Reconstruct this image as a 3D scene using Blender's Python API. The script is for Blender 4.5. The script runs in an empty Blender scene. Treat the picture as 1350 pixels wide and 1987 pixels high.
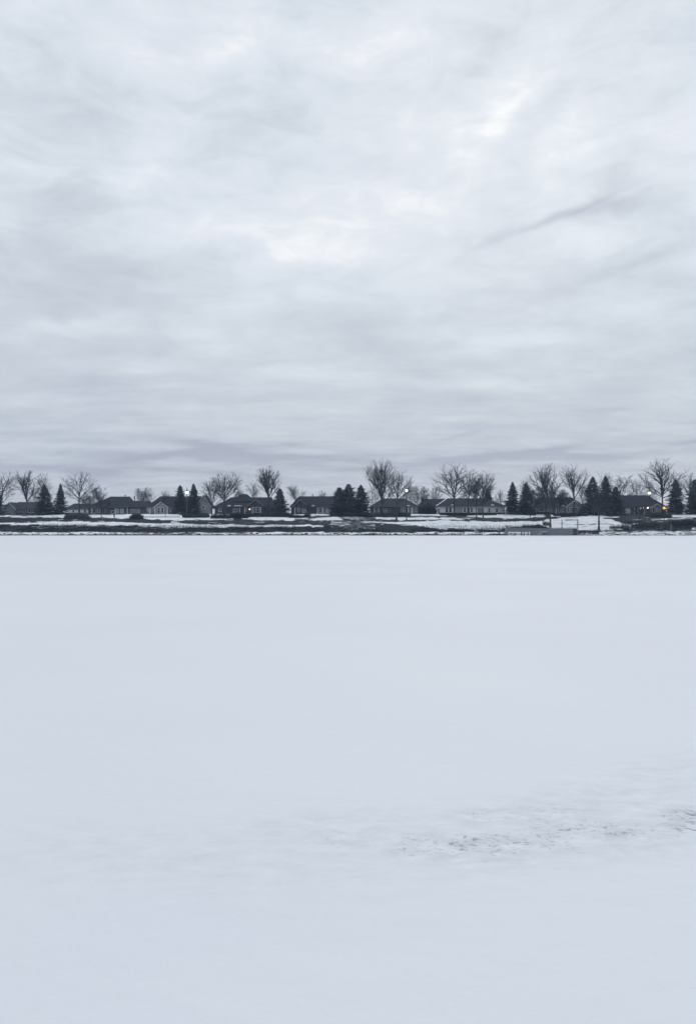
import bpy, math, random
import numpy as np
from mathutils import Vector

sc = bpy.context.scene
COL = sc.collection
R = math.radians
F = 1435.0          # focal length in photograph pixels
HOR = 1018.0        # photograph row of the horizon
CAMZ = 3.0

# ------------------------------------------------------------------ camera
cam = bpy.data.cameras.new("camera")
cam_o = bpy.data.objects.new("camera", cam); COL.objects.link(cam_o)
cam_o.location = (0, 0, CAMZ); cam_o.rotation_euler = (R(90), 0, 0)
cam.sensor_width = 36; cam.lens = F * 36 / 1987
cam.shift_y = (HOR - 993.5) / 1987
cam.clip_start = 0.1; cam.clip_end = 9000
sc.camera = cam_o
sc.view_settings.view_transform = 'Standard'; sc.view_settings.look = 'None'
sc.view_settings.gamma = 1; sc.view_settings.exposure = 0.0
sc.render.film_transparent = False

# ------------------------------------------------------------------ sun and overcast sky
SUN_AZ, SUN_EL = R(13), R(30)        # behind the thin cloud, right of centre
sun = bpy.data.lights.new("sun", 'SUN'); sun.energy = 0.5; sun.angle = R(25); sun.color = (1, .97, .93)
sun_o = bpy.data.objects.new("sun", sun); COL.objects.link(sun_o)
sd = Vector((math.sin(SUN_AZ)*math.cos(SUN_EL), math.cos(SUN_AZ)*math.cos(SUN_EL), math.sin(SUN_EL)))
sun_o.rotation_euler = sd.to_track_quat('Z', 'Y').to_euler(); sun_o.location = sd*500

w = bpy.data.worlds.new("World"); sc.world = w; w.use_nodes = True
nt = w.node_tree; N = nt.nodes; L = nt.links; N.clear()
def node(t, **kw):
    n = N.new(t)
    for k, v in kw.items(): setattr(n, k, v)
    return n
def mth(op, a, b=None, c=None, clamp=False):
    n = node('ShaderNodeMath', operation=op, use_clamp=clamp)
    for i, v in enumerate((a, b, c)):
        if v is None: continue
        if isinstance(v, (int, float)): n.inputs[i].default_value = v
        else: L.new(v, n.inputs[i])
    return n.outputs[0]
tc = node('ShaderNodeTexCoord'); sep = node('ShaderNodeSeparateXYZ'); L.new(tc.outputs['Generated'], sep.inputs[0])
dx, dy, dz = sep.outputs
zc = mth('MAXIMUM', dz, 0.0)
den = mth('ADD', zc, 0.09)
comb = node('ShaderNodeCombineXYZ')
L.new(mth('DIVIDE', dx, den), comb.inputs[0]); L.new(mth('DIVIDE', dy, den), comb.inputs[1])
def noise(vec, scale, detail, rough=.55, dist=0., sx=1., sy=1., off=(0,0,0)):
    mp = node('ShaderNodeMapping'); mp.inputs['Scale'].default_value = (sx, sy, 1); mp.inputs['Location'].default_value = off
    L.new(vec, mp.inputs['Vector'])
    n = node('ShaderNodeTexNoise'); n.inputs['Scale'].default_value = scale; n.inputs['Detail'].default_value = detail
    n.inputs['Roughness'].default_value = rough; n.inputs['Distortion'].default_value = dist
    L.new(mp.outputs[0], n.inputs['Vector']); return n
pv = comb.outputs[0]
n_big = noise(pv, .55, 5, .5, .5, 1, 1, (3.1, 1.7, 0)).outputs['Fac']
n_mid = noise(pv, 1.6, 6, .55, .6, .75, 1.2, (9.2, 4.4, 0)).outputs['Fac']
n_fine = noise(pv, 4.2, 7, .62, .5, .7, 1.2, (2.2, 8.4, 3)).outputs['Fac']
warp = noise(tc.outputs['Generated'], 7, 4, .55)
wsep = node('ShaderNodeSeparateColor'); L.new(warp.outputs['Color'], wsep.inputs[0])
az0_ = mth('ARCTAN2', dx, dy); el0_ = mth('ARCSINE', dz)
def warped(k1, k2):
    return (mth('ADD', az0_, mth('MULTIPLY', mth('SUBTRACT', wsep.outputs[0], .5), k1)), mth('ADD', el0_, mth('MULTIPLY', mth('SUBTRACT', wsep.outputs[1], .5), k2)))
WIDE, THIN = warped(.16, .13), warped(.03, .022)
ang = node('ShaderNodeCombineXYZ'); L.new(az0_, ang.inputs[0]); L.new(el0_, ang.inputs[1])
av = ang.outputs[0]
puff = noise(av, 7.0, 7, .56, .35, .75, 1.25, (1.3, 5.2, 0)).outputs['Fac']
tuft = noise(av, 21.0, 6, .6, .5, .55, 1.5, (4.3, 2.2, 0)).outputs['Fac']
# overall brightness of the cloud deck by height above the horizon
gr = node('ShaderNodeValToRGB'); L.new(zc, gr.inputs[0]); e = gr.color_ramp.elements
stops = [(0, .23), (.05, .25), (.10, .29), (.2, .42), (.31, .57), (.42, .68), (.52, .66), (.62, .60), (1, .64)]
e[0].position, e[0].color = 0, (.2, .2, .2, 1); e[1].position, e[1].color = 1, (.66, .66, .66, 1)
for p, v in stops[1:-1]:
    k = e.new(p); k.color = (v, v, v, 1)
t = gr.outputs[0]
hi_ = mth('MULTIPLY', mth('MINIMUM', zc, .4), 2.5)
lo_ = mth('SUBTRACT', 1.15, hi_)
t = mth('ADD', t, mth('MULTIPLY', mth('SUBTRACT', n_big, .5), .25))
t = mth('ADD', t, mth('MULTIPLY', mth('MULTIPLY', mth('SUBTRACT', puff, .5), .72), hi_))
t = mth('ADD', t, mth('MULTIPLY', mth('MULTIPLY', mth('SUBTRACT', tuft, .5), .66), hi_))
t = mth('ADD', t, mth('MULTIPLY', mth('MULTIPLY', mth('SUBTRACT', n_mid, .5), .55), lo_))
t = mth('ADD', t, mth('MULTIPLY', mth('MULTIPLY', mth('SUBTRACT', n_fine, .5), .55), lo_))
# the deck's own thin (bright) and thick (dark) places, by azimuth and elevation: (px, py, half-width, half-height, slope deg, amount)
FEAT = [(900, 275, 250, 100, 22, .11), (560, 440, 260, 55, 4, .06), (1010, 350, 230, 80, 5, .07), (120, 215, 120, 80, 0, -.07), (860, 140, 170, 42, 22, -.08), (1260, 110, 160, 80, 15, -.07),
        (992, 210, 42, 26, 20, .20), (1180, 300, 220, 130, 0, -.13), (1125, 240, 40, 45, 0, .18), (1065, 335, 26, 48, 15, .12), (825, 388, 50, 22, 0, .10), (760, 360, 150, 60, 0, .03),
        (665, 490, 55, 18, 0, .13), (540, 478, 140, 22, 0, .10), (665, 330, 50, 50, 0, .05), (285, 350, 55, 70, 20, .24), (230, 75, 190, 50, 0, .15),
        (460, 55, 80, 45, 0, .15), (640, 85, 120, 50, 0, .14), (1250, 240, 110, 40, 0, .05), (1130, 455, 70, 30, 0, .20),
        (400, 470, 170, 30, 0, .14), (180, 120, 30, 30, 0, -.0), (560, 240, 170, 75, 0, -.13), (330, 220, 180, 90, 0, -.06), (110, 500, 230, 110, -8, -.20),
        (870, 560, 200, 40, 0, .10), (1120, 405, 62, 4.2, 17, -.25), (1058, 426, 60, 4.2, 19, -.25), (975, 458, 75, 7, 20, -.13), (1185, 391, 70, 8, 9, -.17), (1275, 385, 100, 11, 1, -.11), (1245, 506, 75, 9, 14, -.12), (1335, 489, 70, 10, 7, -.09), (1160, 538, 90, 10, 14, -.06),
        (960, 295, 80, 28, 25, -.10), (200, 640, 150, 12, 0, .09), (740, 700, 150, 80, 0, -.10), (430, 590, 150, 18, 0, .09), (1060, 664, 90, 12, 0, .14), (620, 725, 90, 12, 0, .12),
        (940, 752, 110, 12, 0, .14), (250, 720, 150, 12, 0, .11), (440, 680, 80, 14, 0, .10), (30, 770, 130, 12, 0, .10), (580, 796, 160, 10, 0, .09),
        (60, 630, 90, 20, 0, .10), (1165, 795, 50, 5, 0, -.12), (890, 845, 50, 6, 8, -.10),
        (430, 868, 120, 13, -8, -.20), (590, 864, 60, 9, 0, -.19), (310, 884, 90, 9, 8, -.16), (560, 888, 200, 15, 0, -.17), (170, 908, 180, 14, 0, -.13), (700, 908, 90, 9, 0, -.12),
        (1080, 873, 60, 9, 8, -.17), (930, 890, 150, 11, 3, -.16), (1150, 886, 80, 7, 0, -.12), (1330, 862, 45, 7, 10, -.14), (620, 925, 500, 24, 0, -.05)]
for px, py, hw, hh, sl, amt in FEAT:
    if py > 840: hh, amt = hh*.72, amt*1.45
    a0 = math.atan2(px-675, F); e0 = math.atan2((HOR-py)*math.cos(a0), F)
    cs, sn = math.cos(R(sl)), math.sin(R(sl))
    az, el = THIN if hh < 20 else WIDE
    da = mth('SUBTRACT', az, a0); de = mth('SUBTRACT', el, e0)
    u = mth('ADD', mth('MULTIPLY', da, cs*F/hw), mth('MULTIPLY', de, sn*F/hw))
    v = mth('ADD', mth('MULTIPLY', da, -sn*F/hh), mth('MULTIPLY', de, cs*F/hh))
    r2 = mth('ADD', mth('MULTIPLY', u, u), mth('MULTIPLY', v, v))
    g = mth('MULTIPLY', mth('POWER', math.e, mth('MULTIPLY', r2, -.8)), amt)
    t = mth('ADD', t, g)
t = mth('MINIMUM', mth('MAXIMUM', t, 0.0), 1.0)
def lin(c): return tuple(((x/255)/12.92 if x/255 <= .04045 else ((x/255+.055)/1.055)**2.4) for x in c)
cr = node('ShaderNodeValToRGB'); L.new(t, cr.inputs[0]); e = cr.color_ramp.elements
e[0].position, e[0].color = 0, lin((172, 179, 196)) + (1,)
e[1].position, e[1].color = 1, lin((248, 251, 252)) + (1,)
for p, c in ((.2, (189, 197, 211)), (.42, (204, 212, 222)), (.62, (218, 226, 235)), (.82, (230, 235, 243))):
    k = e.new(p); k.color = lin(c) + (1,)
vm = node('ShaderNodeVectorMath', operation='SCALE'); L.new(cr.outputs[0], vm.inputs[0]); vm.inputs['Scale'].default_value = 10.0
sky = node('ShaderNodeTexSky'); sky.sky_type = 'NISHITA'; sky.sun_disc = False
sky.sun_elevation = SUN_EL; sky.sun_rotation = SUN_AZ
mx = node('ShaderNodeMix', data_type='RGBA'); mx.inputs['Factor'].default_value = .97
L.new(sky.outputs[0], mx.inputs['A']); L.new(vm.outputs[0], mx.inputs['B'])
bg = node('ShaderNodeBackground'); bg.inputs['Strength'].default_value = .1; L.new(mx.outputs['Result'], bg.inputs[0])
wo = node('ShaderNodeOutputWorld'); L.new(bg.outputs[0], wo.inputs[0])

# ------------------------------------------------------------------ materials
def mat(name, c, rough=.85, var=.25, scale=1.5, spec=.2, emit=None, strength=0., bump=0., bscale=8., c2=None):
    m = bpy.data.materials.new(name); m.use_nodes = True
    t = m.node_tree; b = t.nodes['Principled BSDF']
    b.inputs['Roughness'].default_value = rough; b.inputs['Specular IOR Level'].default_value = spec
    tcn = t.nodes.new('ShaderNodeTexCoord')
    n = t.nodes.new('ShaderNodeTexNoise'); n.inputs['Scale'].default_value = scale; n.inputs['Detail'].default_value = 5
    t.links.new(tcn.outputs['Object'], n.inputs['Vector'])
    r = t.nodes.new('ShaderNodeValToRGB'); t.links.new(n.outputs['Fac'], r.inputs[0])
    r.color_ramp.elements[0].position = .3; r.color_ramp.elements[1].position = .7
    hi = c2 or tuple(min(1, x*(1+var)) for x in c)
    r.color_ramp.elements[0].color = tuple(x*(1-var) for x in c) + (1,); r.color_ramp.elements[1].color = tuple(hi) + (1,)
    t.links.new(r.outputs[0], b.inputs['Base Color'])
    if bump:
        bn = t.nodes.new('ShaderNodeTexNoise'); bn.inputs['Scale'].default_value = bscale; bn.inputs['Detail'].default_value = 6
        t.links.new(tcn.outputs['Object'], bn.inputs['Vector'])
        bp = t.nodes.new('ShaderNodeBump'); bp.inputs['Strength'].default_value = bump; bp.inputs['Distance'].default_value = .1
        t.links.new(bn.outputs['Fac'], bp.inputs['Height']); t.links.new(bp.outputs[0], b.inputs['Normal'])
    if emit:
        b.inputs['Emission Color'].default_value = tuple(emit) + (1,); b.inputs['Emission Strength'].default_value = strength
    return m
SNOWC = (.90, .92, .955)
M = dict(
    bark=mat('bark', (.060, .064, .080), .95, .3, 3, .1, bump=.4),
    bark_pale=mat('hazed_bark', (.105, .108, .12), .95, .3, 3, .1),  # bark lightened for the far trees, haze put into the colour
    needles=mat('spruce_needles', (.078, .095, .115), .9, .35, 1.2, .1),
    hedge=mat('clipped_evergreen', (.040, .046, .050), .9, .3, 4, .1),
    twigs=mat('dry_twigs', (.085, .084, .094), .95, .3, 1.0, .1),
    twigs_dark=mat('dark_dry_twigs', (.045, .047, .058), .95, .3, 1.0, .1),
    brush=mat('dry_brush_stems', (.020, .023, .033), .95, .35, .35, .1),
    roof=mat('dark_shingle', (.040, .045, .062), .9, .15, 1.2, .15, bump=.3),
    roof2=mat('brown_grey_shingle', (.050, .053, .068), .9, .15, 1.2, .15, bump=.3),
    wall=mat('grey_siding', (.25, .26, .295), .85, .1, .8),
    wall_dark=mat('dark_grey_siding', (.080, .087, .112), .85, .12, .8),
    wall_light=mat('pale_siding', (.72, .73, .76), .85, .08, .8),
    brick=mat('brick_base', (.11, .11, .125), .9, .2, 6),
    trim=mat('white_trim', (.64, .65, .68), .6, .06, 2),
    glass=mat('window_glass', (.028, .032, .042), .12, .2, .5, .5),
    door=mat('painted_door', (.14, .14, .16), .6, .1, 1),
    garage=mat('garage_door_paint', (.38, .39, .42), .7, .06, 1),
    metal=mat('dark_painted_metal', (.035, .037, .042), .5, .2, 2, .4),
    metal_grey=mat('grey_metal', (.12, .13, .135), .55, .15, 2, .4),
    lamp=mat('lamp_lens', (.8, .8, .7), .4, .02, 1, .3, (1, .97, .70), 3.2),
    amber=mat('amber_lens', (.8, .5, .1), .4, .02, 1, .3, (1, .43, .05), 1.35),
    porch=mat('porch_lamp_lens', (.8, .7, .6), .4, .02, 1, .3, (1, .58, .38), 3.5),
    porch_white=mat('white_porch_lamp_lens', (.8, .8, .7), .4, .02, 1, .3, (1, .93, .85), 3.0),
    timber=mat('weathered_timber', (.18, .19, .225), .9, .25, 2.5, .1, bump=.3),
    timber_dark=mat('wet_timber', (.075, .078, .09), .9, .25, 2.5, .1),
    stake=mat('pale_wood', (.34, .34, .35), .9, .15, 3, .1),
    snow=mat('packed_snow', SNOWC, .7, .02, 3, .3, bump=.2, bscale=3),
)
def plank_mat():
    m = mat('timber_planks', (.18, .19, .225), .9, .25, 2.5, .1)
    t = m.node_tree; b = t.nodes['Principled BSDF']
    tcn = t.nodes.new('ShaderNodeTexCoord'); wv = t.nodes.new('ShaderNodeTexWave'); wv.bands_direction = 'X'
    wv.inputs['Scale'].default_value = 1.1; wv.inputs['Distortion'].default_value = .3
    t.links.new(tcn.outputs['Object'], wv.inputs['Vector'])
    bp = t.nodes.new('ShaderNodeBump'); bp.inputs['Strength'].default_value = .8; bp.inputs['Distance'].default_value = .05
    t.links.new(wv.outputs['Fac'], bp.inputs['Height']); t.links.new(bp.outputs[0], b.inputs['Normal'])
    return m
M['planks'] = plank_mat()

def ground_mat():
    m = bpy.data.materials.new('lawn_and_snow'); m.use_nodes = True; t = m.node_tree; n = t.nodes; l = t.links
    b = n['Principled BSDF']; b.inputs['Roughness'].default_value = .9; b.inputs['Specular IOR Level'].default_value = .15
    tcn = n.new('ShaderNodeTexCoord'); at = n.new('ShaderNodeAttribute'); at.attribute_name = 'snow'
    def nz(s, d, sx=1, sy=1):
        mp = n.new('ShaderNodeMapping'); mp.inputs['Scale'].default_value = (sx, sy, 1); l.new(tcn.outputs['Object'], mp.inputs[0])
        q = n.new('ShaderNodeTexNoise'); q.inputs['Scale'].default_value = s; q.inputs['Detail'].default_value = d
        q.inputs['Roughness'].default_value = .65
        l.new(mp.outputs[0], q.inputs['Vector']); return q.outputs['Fac']
    def mm(op, a, bb, clamp=False):
        q = n.new('ShaderNodeMath'); q.operation = op; q.use_clamp = clamp
        for i, v in enumerate((a, bb)):
            if isinstance(v, (int, float)): q.inputs[i].default_value = v
            else: l.new(v, q.inputs[i])
        return q.outputs[0]
    s = mm('ADD', at.outputs['Fac'], mm('MULTIPLY', mm('SUBTRACT', nz(.9, 6, .5, 1), .5), 1.3))
    s = mm('ADD', s, mm('MULTIPLY', mm('SUBTRACT', nz(1.1, 5, .12, 1.4), .5), 1.5))
    s = mm('MULTIPLY', mm('SUBTRACT', s, .45), 5.0, True)
    gcol = n.new('ShaderNodeValToRGB'); l.new(nz(.5, 6, .4, 1), gcol.inputs[0])
    gcol.color_ramp.elements[0].position = .32; gcol.color_ramp.elements[1].position = .7
    gcol.color_ramp.elements[0].color = (.016, .019, .027, 1); gcol.color_ramp.elements[1].color = (.036, .041, .048, 1)
    mxn = n.new('ShaderNodeMix'); mxn.data_type = 'RGBA'; l.new(s, mxn.inputs['Factor']); l.new(gcol.outputs[0], mxn.inputs['A'])
    mxn.inputs['B'].default_value = SNOWC + (1,); l.new(mxn.outputs['Result'], b.inputs['Base Color'])
    bp = n.new('ShaderNodeBump'); bp.inputs['Strength'].default_value = .5; bp.inputs['Distance'].default_value = .15
    l.new(nz(3, 5), bp.inputs['Height']); l.new(bp.outputs[0], b.inputs['Normal'])
    return m
M['ground'] = ground_mat()

def lake_mat():
    m = bpy.data.materials.new('wind_packed_lake_snow'); m.use_nodes = True; t = m.node_tree; n = t.nodes; l = t.links
    b = n['Principled BSDF']; b.inputs['Roughness'].default_value = .75; b.inputs['Specular IOR Level'].default_value = .2
    tcn = n.new('ShaderNodeTexCoord')
    def nz(s, d, sx=1, sy=1, rough=.55, off=(0, 0, 0)):
        mp = n.new('ShaderNodeMapping'); mp.inputs['Scale'].default_value = (sx, sy, 1); mp.inputs['Location'].default_value = off
        l.new(tcn.outputs['Object'], mp.inputs[0])
        q = n.new('ShaderNodeTexNoise'); q.inputs['Scale'].default_value = s; q.inputs['Detail'].default_value = d; q.inputs['Roughness'].default_value = rough
        l.new(mp.outputs[0], q.inputs['Vector']); return q.outputs['Fac']
    def mm(op, a, bb, clamp=False):
        q = n.new('ShaderNodeMath'); q.operation = op; q.use_clamp = clamp
        for i, v in enumerate((a, bb)):
            if isinstance(v, (int, float)): q.inputs[i].default_value = v
            else: l.new(v, q.inputs[i])
        return q.outputs[0]
    # fresh and wind-crusted snow: slightly different tints in big soft areas
    base = n.new('ShaderNodeValToRGB'); l.new(nz(.10, 4, .8, 1.), base.inputs[0])
    base.color_ramp.elements[0].position = .35; base.color_ramp.elements[1].position = .66
    base.color_ramp.elements[0].color = (.825, .835, .882, 1); base.color_ramp.elements[1].color = (.852, .868, .888, 1)
    # thin places where grey ice shows through
    at = n.new('ShaderNodeAttribute'); at.attribute_name = 'thin'
    sp = mm('ADD', mm('MULTIPLY', nz(17, 5, .75, 1.2, .62), .78), mm('MULTIPLY', nz(2.1, 5, .8, 1.3, .6, (4, 2, 0)), .22))
    th = mm('SUBTRACT', .688, mm('MULTIPLY', at.outputs['Fac'], .175))
    sp1 = mm('MULTIPLY', mm('SUBTRACT', sp, th), 9.0, True)
    soft = mm('MULTIPLY', mm('MULTIPLY', mm('MULTIPLY', mm('SUBTRACT', nz(4.5, 7, .6, 1.2, .68, (1, 7, 0)), .38), 3.0, True), at.outputs['Fac']), .40)
    f = mm('MINIMUM', mm('ADD', mm('MULTIPLY', mm('MULTIPLY', sp1, at.outputs['Fac']), .66), soft), 1.0)
    mxn = n.new('ShaderNodeMix'); mxn.data_type = 'RGBA'; l.new(f, mxn.inputs['Factor']); l.new(base.outputs[0], mxn.inputs['A'])
    mxn.inputs['B'].default_value = (.26, .295, .345, 1); l.new(mxn.outputs['Result'], b.inputs['Base Color'])
    bh = mm('ADD', mm('MULTIPLY', nz(9, 6, 1, 1, .6), .5), nz(1.6, 4, .5, 1))
    bp = n.new('ShaderNodeBump'); bp.inputs['Strength'].default_value = .30; bp.inputs['Distance'].default_value = .06
    l.new(bh, bp.inputs['Height']); l.new(bp.outputs[0], b.inputs['Normal'])
    return m
M['lake'] = lake_mat()

def rock_mat():
    m = bpy.data.materials.new('snow_capped_rock'); m.use_nodes = True; t = m.node_tree; n = t.nodes; l = t.links
    b = n['Principled BSDF']; b.inputs['Roughness'].default_value = .9; b.inputs['Specular IOR Level'].default_value = .15
    g = n.new('ShaderNodeNewGeometry'); s = n.new('ShaderNodeSeparateXYZ'); l.new(g.outputs['Normal'], s.inputs[0])
    tcn = n.new('ShaderNodeTexCoord'); q = n.new('ShaderNodeTexNoise'); q.inputs['Scale'].default_value = .45; q.inputs['Detail'].default_value = 5
    l.new(tcn.outputs['Object'], q.inputs['Vector'])
    a = n.new('ShaderNodeMath'); a.operation = 'MULTIPLY_ADD'; l.new(q.outputs['Fac'], a.inputs[0]); a.inputs[1].default_value = 1.6; l.new(s.outputs[2], a.inputs[2])
    mr = n.new('ShaderNodeMapRange'); l.new(a.outputs[0], mr.inputs[0]); mr.inputs[1].default_value = 1.50; mr.inputs[2].default_value = 1.62
    mxn = n.new('ShaderNodeMix'); mxn.data_type = 'RGBA'; l.new(mr.outputs[0], mxn.inputs['Factor'])
    mxn.inputs['A'].default_value = (.06, .064, .078, 1); mxn.inputs['B'].default_value = SNOWC + (1,)
    l.new(mxn.outputs['Result'], b.inputs['Base Color'])
    return m
M['rock'] = rock_mat()

# ------------------------------------------------------------------ mesh helpers
class MB:
    def __init__(s): s.v = []; s.f = []
    def box(s, x0, x1, y0, y1, z0, z1):
        i = len(s.v)
        s.v += [(x0,y0,z0),(x1,y0,z0),(x1,y1,z0),(x0,y1,z0),(x0,y0,z1),(x1,y0,z1),(x1,y1,z1),(x0,y1,z1)]
        s.f += [(i,i+3,i+2,i+1),(i+4,i+5,i+6,i+7),(i,i+1,i+5,i+4),(i+1,i+2,i+6,i+5),(i+2,i+3,i+7,i+6),(i+3,i,i+4,i+7)]
    def poly(s, vs, fs):
        i = len(s.v); s.v += [tuple(p) for p in vs]; s.f += [tuple(a+i for a in q) for q in fs]
    def prism(s, prof, y0, y1):          # profile in x,z extruded along y
        n = len(prof); i = len(s.v)
        s.v += [(x, y0, z) for x, z in prof] + [(x, y1, z) for x, z in prof]
        s.f += [tuple(range(i, i+n)), tuple(range(i+2*n-1, i+n-1, -1))]
        for k in range(n): s.f.append((i+k, i+n+k, i+n+(k+1) % n, i+(k+1) % n))
    def tube(s, pts, rad, sides=5, cap=True):
        i = len(s.v); n = len(pts)
        for k, p in enumerate(pts):
            a = pts[max(0, k-1)]; b = pts[min(n-1, k+1)]
            tx, ty, tz = b[0]-a[0], b[1]-a[1], b[2]-a[2]
            ln = math.sqrt(tx*tx+ty*ty+tz*tz) or 1e-6; tx /= ln; ty /= ln; tz /= ln
            if abs(tz) < .9: ux, uy, uz = -ty, tx, 0.
            else: ux, uy, uz = 0., -tz, ty
            ln = math.sqrt(ux*ux+uy*uy+uz*uz) or 1e-6; ux /= ln; uy /= ln; uz /= ln
            vx, vy, vz = ty*uz-tz*uy, tz*ux-tx*uz, tx*uy-ty*ux
            r = rad[k]
            for q in range(sides):
                c, d = math.cos(2*math.pi*q/sides)*r, math.sin(2*math.pi*q/sides)*r
                s.v.append((p[0]+ux*c+vx*d, p[1]+uy*c+vy*d, p[2]+uz*c+vz*d))
        for k in range(n-1):
            for q in range(sides):
                a = i+k*sides+q; b = i+k*sides+(q+1) % sides
                s.f.append((a, b, b+sides, a+sides))
        if cap:
            s.f.append(tuple(range(i+sides-1, i-1, -1))); s.f.append(tuple(range(i+(n-1)*sides, i+n*sides)))
    def lathe(s, prof, c=(0, 0, 0), sides=12):     # prof (r, z)
        s.tube([(c[0], c[1], c[2]+z + 1e-5*k) for k, (r, z) in enumerate(prof)], [r for r, z in prof], sides)
    def build(s, name, m, parent=None, loc=None, smooth=False):
        me = bpy.data.meshes.new(name); me.from_pydata(s.v, [], s.f); me.materials.append(m); me.update()
        if smooth: me.polygons.foreach_set('use_smooth', [True]*len(me.polygons))
        o = bpy.data.objects.new(name, me); COL.objects.link(o)
        if parent: o.parent = parent
        if loc: o.location = loc
        return o
def tag(o, label=None, cat=None, group=None, kind=None):
    if label: o['label'] = label
    if cat: o['category'] = cat
    if group: o['group'] = group
    if kind: o['kind'] = kind
    return o
def thing(name, label, cat, loc, group=None):
    o = bpy.data.objects.new(name, None); COL.objects.link(o); o.location = loc; o.empty_display_size = .3
    return tag(o, label, cat, group)

# ------------------------------------------------------------------ terrain
PROF = [(-1e4, -.6), (203, -.45), (204.8, -.05), (205.4, .12), (206.6, .75), (209, 1.2), (213, 2.0), (218, 3.2), (223, 4.2), (229, 5.2), (236, 5.95), (244, 6.5), (262, 6.8), (330, 7.2), (4000, 7.6)]
PY_, PZ_ = np.array([p[0] for p in PROF]), np.array([p[1] for p in PROF])
rng = np.random.RandomState(7)
LAT = rng.rand(256, 256)
def vnoise(x, y):
    x = np.asarray(x, float); y = np.asarray(y, float)
    xi, yi = np.floor(x).astype(int), np.floor(y).astype(int); fx, fy = x-xi, y-yi
    fx, fy = fx*fx*(3-2*fx), fy*fy*(3-2*fy)
    g = lambda a, b: LAT[a % 256, b % 256]
    return (g(xi, yi)*(1-fx)+g(xi+1, yi)*fx)*(1-fy) + (g(xi, yi+1)*(1-fx)+g(xi+1, yi+1)*fx)*fy
def fbm(x, y, o=4):
    s, a = 0, .5
    for k in range(o): s = s + a*(vnoise(x*2**k+17*k, y*2**k+5*k)); a *= .5
    return s
def gz(x, y):
    x = np.asarray(x, float); y = np.asarray(y, float)
    sh = (fbm(x*.06, y*0+3.3, 3)-.45)*2.2*np.clip((216-y)/8, 0, 1)      # wandering shoreline
    z = np.interp(y+sh, PY_, PZ_)
    return z + (fbm(x*.25, y*.25, 3)-.45)*.16*np.clip((y-205)/4, 0, 1)
def G(x, y): return float(gz(x, y))
def X(px, D): return (px-675)*D/F
def Z(py, D): return CAMZ + (HOR-py)*D/F
_ys = np.arange(203.5, 246, .1); _pys = HOR-(np.interp(_ys, PY_, PZ_)-CAMZ)*F/_ys
def DG(py): return float(np.interp(-py, -_pys, _ys))     # distance at which the bank reaches a row of the photograph

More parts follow.
